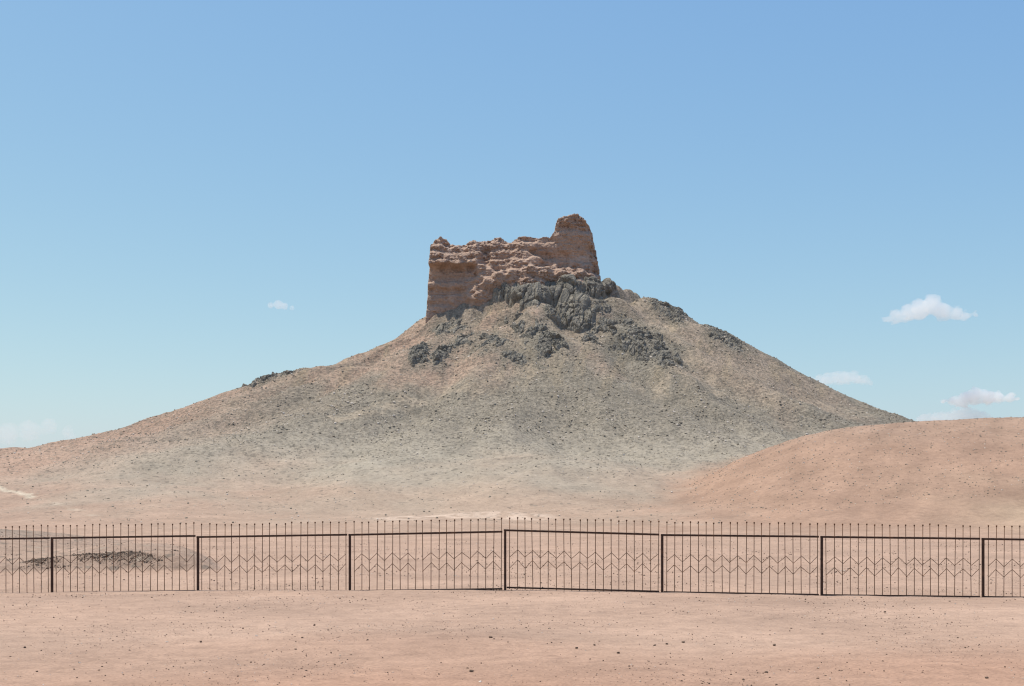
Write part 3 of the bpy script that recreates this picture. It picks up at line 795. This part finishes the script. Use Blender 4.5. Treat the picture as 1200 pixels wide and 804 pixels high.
# photo rows of rail ends: (top at left end, top at right end, bottom left, bottom right)
PAN = [(633.0, 630.6, 698.0, 695.4), (630.6, 628.0, 695.0, 692.2), (629.4, 626.6, 694.4, 692.4), (626.8, 623.0, 692.6, 690.0), (621.4, 626.6, 688.4, 693.2), (627.0, 629.0, 693.7, 697.0), (629.2, 631.4, 697.2, 699.4), (631.6, 634.5, 699.4, 702.5)]
fence = bpy.data.objects.new('metal_fence', None); C.objects.link(fence); fence.location = (POSTS[4][0], POSTS[4][1], POSTS[4][2])
tag(fence, 'long rusty iron picket fence with zigzag bars running across the desert ground', 'fence')
FB = np.array(fence.location)
fr = np.random.default_rng(5)
NP = 20
for i, (ta, tb, ba, bb) in enumerate(PAN):
    A = np.array(POSTS[i]); B = np.array(POSTS[i + 1])
    def zz(py, d): return ZC - (py - HY) * d / F
    L = np.linalg.norm((B - A)[:2]); dirx = np.array([(B - A)[0], (B - A)[1], 0]) / L
    zt0, zt1, zb0, zb1 = zz(ta, A[1]), zz(tb, B[1]), zz(ba, A[1]), zz(bb, B[1])
    org = np.array([A[0], A[1], A[2]])
    pn = bpy.data.objects.new('fence_panel', None); C.objects.link(pn); pn.parent = fence; pn.location = org - FB
    def pt(s, f): # s metres along, f = 0 bottom rail .. 1 top rail
        q = A + dirx * s; t = s / L
        lo = zb0 + (zb1 - zb0) * t; hi = zt0 + (zt1 - zt0) * t
        return np.array([q[0], q[1], lo + (hi - lo) * f])
    end = L - .075
    mb = MB(); mb.bar([A[0], A[1], A[2] - .25], [A[0], A[1], zt0 - .020], .046); mb.build('post', iron, pn, org)
    mb = MB(); mb.bar(pt(-.026, 1), pt(end + .02, 1), .034, .038); mb.build('rail', iron, pn, org)
    mb = MB(); mb.bar(pt(.028, 0), pt(end + .02, 0), .028, .032); mb.build('rail', iron, pn, org)
    ss = [.085 + (end - .085) * j / (NP - 1) for j in range(NP)]
    ss = [s + fr.normal(0, .004) for s in ss]
    lean = [fr.normal(0, .010) for s in ss]
    hts = [.232 + fr.normal(0, .008) for s in ss]
    if i == 6: hts[16] -= .05; hts[19] -= .01
    yoff = np.array([-dirx[1], dirx[0], 0])
    for j in range(NP):
        q0 = pt(ss[j], 0) - np.array([0, 0, .03]); q1 = pt(ss[j], 1) + np.array([lean[j], 0, hts[j]])
        mb = MB(); mb.rod(q0, q1, .0068); mb.ball(q1 + np.array([0, 0, .008]), .0155 if not (i == 6 and j in (16, 19)) else .010)
        mb.build('picket', picket_iron, pn, org, True)
    for hi, lo in ((.66, .535), (.478, .345)):
        mb = MB()
        for j in range(NP - 1):
            if (i == 3 and j == 8) or (i == 1 and j == 16):     # a missing link: the bar is broken here
                mb.build('zigzag_bar', picket_iron, pn, org); mb = MB(); continue
            a_, b_ = (lo, hi) if j % 2 == 0 else (hi, lo)
            if i == 3 and j > 8: a_, b_ = b_, a_
            pa = pt(ss[j], a_ + fr.normal(0, .006)) + yoff * -.013; pb = pt(ss[j + 1], b_ + fr.normal(0, .006)) + yoff * -.013
            mb.rod(pa, pb, .0052, 5)
        mb.build('zigzag_bar', picket_iron, pn, org)

# ------------------------------------------------------------------ clouds
cloudm = bpy.data.materials.new('cloud_vapour'); cloudm.use_nodes = True
nt = cloudm.node_tree; nt.nodes.clear()
out = N(nt, 'ShaderNodeOutputMaterial'); pv = N(nt, 'ShaderNodeVolumePrincipled')
pv.inputs['Color'].default_value = (1, 1, 1, 1); pv.inputs['Density'].default_value = .05; pv.inputs['Anisotropy'].default_value = .35
nt.links.new(pv.outputs[0], out.inputs['Volume'])
def cloud_material(name, dens):
    m = cloudm.copy(); m.name = name; m.node_tree.nodes['Principled Volume'].inputs['Density'].default_value = dens; return m

DC = 1300.0
def cloud(puffs, base_py, label, dens, seed, depth=1.0, dist=DC, rough=.34):
    kk = dist / F
    P_ = [((px - CX) * kk, ZC + (HY - py) * kk, r * kk) for px, py, r in puffs]
    zb = ZC + (HY - base_py) * kk
    x0 = min(p[0] - p[2] for p in P_) - 3 * kk; x1 = max(p[0] + p[2] for p in P_) + 3 * kk
    z0 = zb - 4 * kk; z1 = max(p[1] + p[2] for p in P_) + 4 * kk
    rm = max(p[2] for p in P_)
    h = max((x1 - x0) / 110, .6)
    gx = np.arange(x0, x1, h); gy = np.arange(-rm * 1.6, rm * 1.6, h); gz = np.arange(z0, z1, h)
    GX, GY, GZ = np.meshgrid(gx, gy, gz, indexing='ij')
    D = np.full(GX.shape, 1e9)
    r_ = np.random.default_rng(seed)
    for px, pz, r in P_:
        D = smin_(D, np.sqrt((GX - px) ** 2 + ((GY - r_.uniform(-.4, .4) * r) / depth) ** 2 + (GZ - pz) ** 2) - r, 2.5 * kk)
    D = np.maximum(D, (zb - GZ) * .7)
    D = D + rough * rm * .8 * fbm3(GX / (9 * kk), GY / (9 * kk), GZ / (6 * kk), 4, seed, .6)
    Vc, Fc = surface_nets(D, np.array([gx[0], gy[0], gz[0]]), h)
    c0 = np.array([(x0 + x1) / 2, 0, zb])
    o = mesh_from('cloud', Vc - c0, Fc, cloud_material('cloud_vapour', dens)); o.location = (c0[0], dist, zb)
    tag(o, label, 'cloud', 'fair-weather clouds')
    return o
def smin_(a, b, k):
    h = np.clip(.5 + .5 * (b - a) / k, 0, 1); return b + (a - b) * h - k * h * (1 - h)
cloud([(1040, 374, 5), (1050, 371, 8), (1064, 367, 10), (1078, 363, 12), (1093, 357, 12), (1106, 364, 11), (1120, 368, 8), (1132, 370, 6), (1143, 369, 3.5)], 378, 'largest white cloud, peaked like a hat above the sand hill', .07, 501)
cloud([(950, 447, 5), (960, 446, 7), (970, 445, 8), (980, 444, 9), (990, 444, 9), (1000, 444, 8.5), (1010, 446, 7), (1018, 447, 5)], 450, 'faint flat cloud resting on the slope of the rocky hill', .05, 502)
cloud([(1106, 470, 4), (1114, 471, 4), (1122, 471, 6), (1132, 468, 9), (1143, 464, 10), (1156, 466, 9), (1170, 466, 7), (1184, 465, 6), (1193, 466, 3)], 476, 'small white cloud low over the crest of the sand hill', .14, 503)
cloud([(1080, 492, 7), (1090, 491, 7), (1100, 490, 8), (1111, 489, 8), (1122, 488, 9), (1133, 486, 10), (1144, 488, 9), (1155, 490, 7)], 495, 'hazy cloud bank half hidden behind the sand hill', .06, 504)
cloud([(317, 358, 4), (326, 357, 5.5), (334, 359, 4.5), (342, 360.5, 3)], 364, 'tiny lone cloud high over the pink slope', .07, 505, rough=.16)
cloud([(-20, 512, 12), (10, 508, 13), (35, 505, 13), (58, 500, 10), (80, 508, 8)], 520, 'very faint veil of cloud low above the pink slope', .02, 506)

# ------------------------------------------------------------------ light, sky, camera
SUN_EL, SUN_AZ = 71.0, -74.0                   # azimuth from +Y, clockwise
el, az = math.radians(SUN_EL), math.radians(SUN_AZ)
sv = (math.sin(az) * math.cos(el), math.cos(az) * math.cos(el), math.sin(el))
ld = bpy.data.lights.new('sun', 'SUN'); ld.energy = 4.6; ld.angle = math.radians(.53); ld.color = (1, .95, .835)
lo = bpy.data.objects.new('sun', ld); C.objects.link(lo); lo.location = (0, 0, 80)
from mathutils import Vector
lo.rotation_euler = Vector(sv).to_track_quat('Z', 'Y').to_euler()

w = bpy.data.worlds.new('World'); bpy.context.scene.world = w; w.use_nodes = True
nt = w.node_tree; bg = nt.nodes['Background']
sky = N(nt, 'ShaderNodeTexSky'); sky.sky_type = 'NISHITA'; sky.sun_disc = False
sky.sun_elevation = el; sky.sun_rotation = az; sky.altitude = 0; sky.air_density = 1.0; sky.dust_density = 1.0; sky.ozone_density = 1.0
# sky colour graded by a tone curve per channel, for a flatter gradient
sp = N(nt, 'ShaderNodeSeparateColor'); cb_ = N(nt, 'ShaderNodeCombineColor'); nt.links.new(sky.outputs[0], sp.inputs[0])
for i_, (gm, kk_) in enumerate(((.943, .1329), (.737, .2065), (.276, .4816))):
    nt.links.new(mth(nt, 'MULTIPLY', mth(nt, 'POWER', sp.outputs[i_], gm), kk_ / .15), cb_.inputs[i_])
nt.links.new(cb_.outputs[0], bg.inputs[0]); bg.inputs[1].default_value = .15

cd = bpy.data.cameras.new('camera'); cd.sensor_width = 36; cd.lens = F / 1200 * 36; cd.shift_y = (HY - 402) / 1200; cd.clip_end = 9000; cd.clip_start = .1
co = bpy.data.objects.new('camera', cd); C.objects.link(co); co.location = (0, 0, ZC); co.rotation_euler = (math.pi / 2, 0, 0)
sc = bpy.context.scene; sc.camera = co
sc.view_settings.view_transform = 'Standard'; sc.view_settings.look = 'None'; sc.view_settings.exposure = 0; sc.view_settings.gamma = 1
sc.render.engine = 'CYCLES'
sc.cycles.use_denoising = True; sc.cycles.pixel_filter_type = 'BLACKMAN_HARRIS'; sc.cycles.filter_width = 1.2; sc.cycles.volume_bounces = 6; sc.cycles.max_bounces = 8; sc.cycles.diffuse_bounces = 3
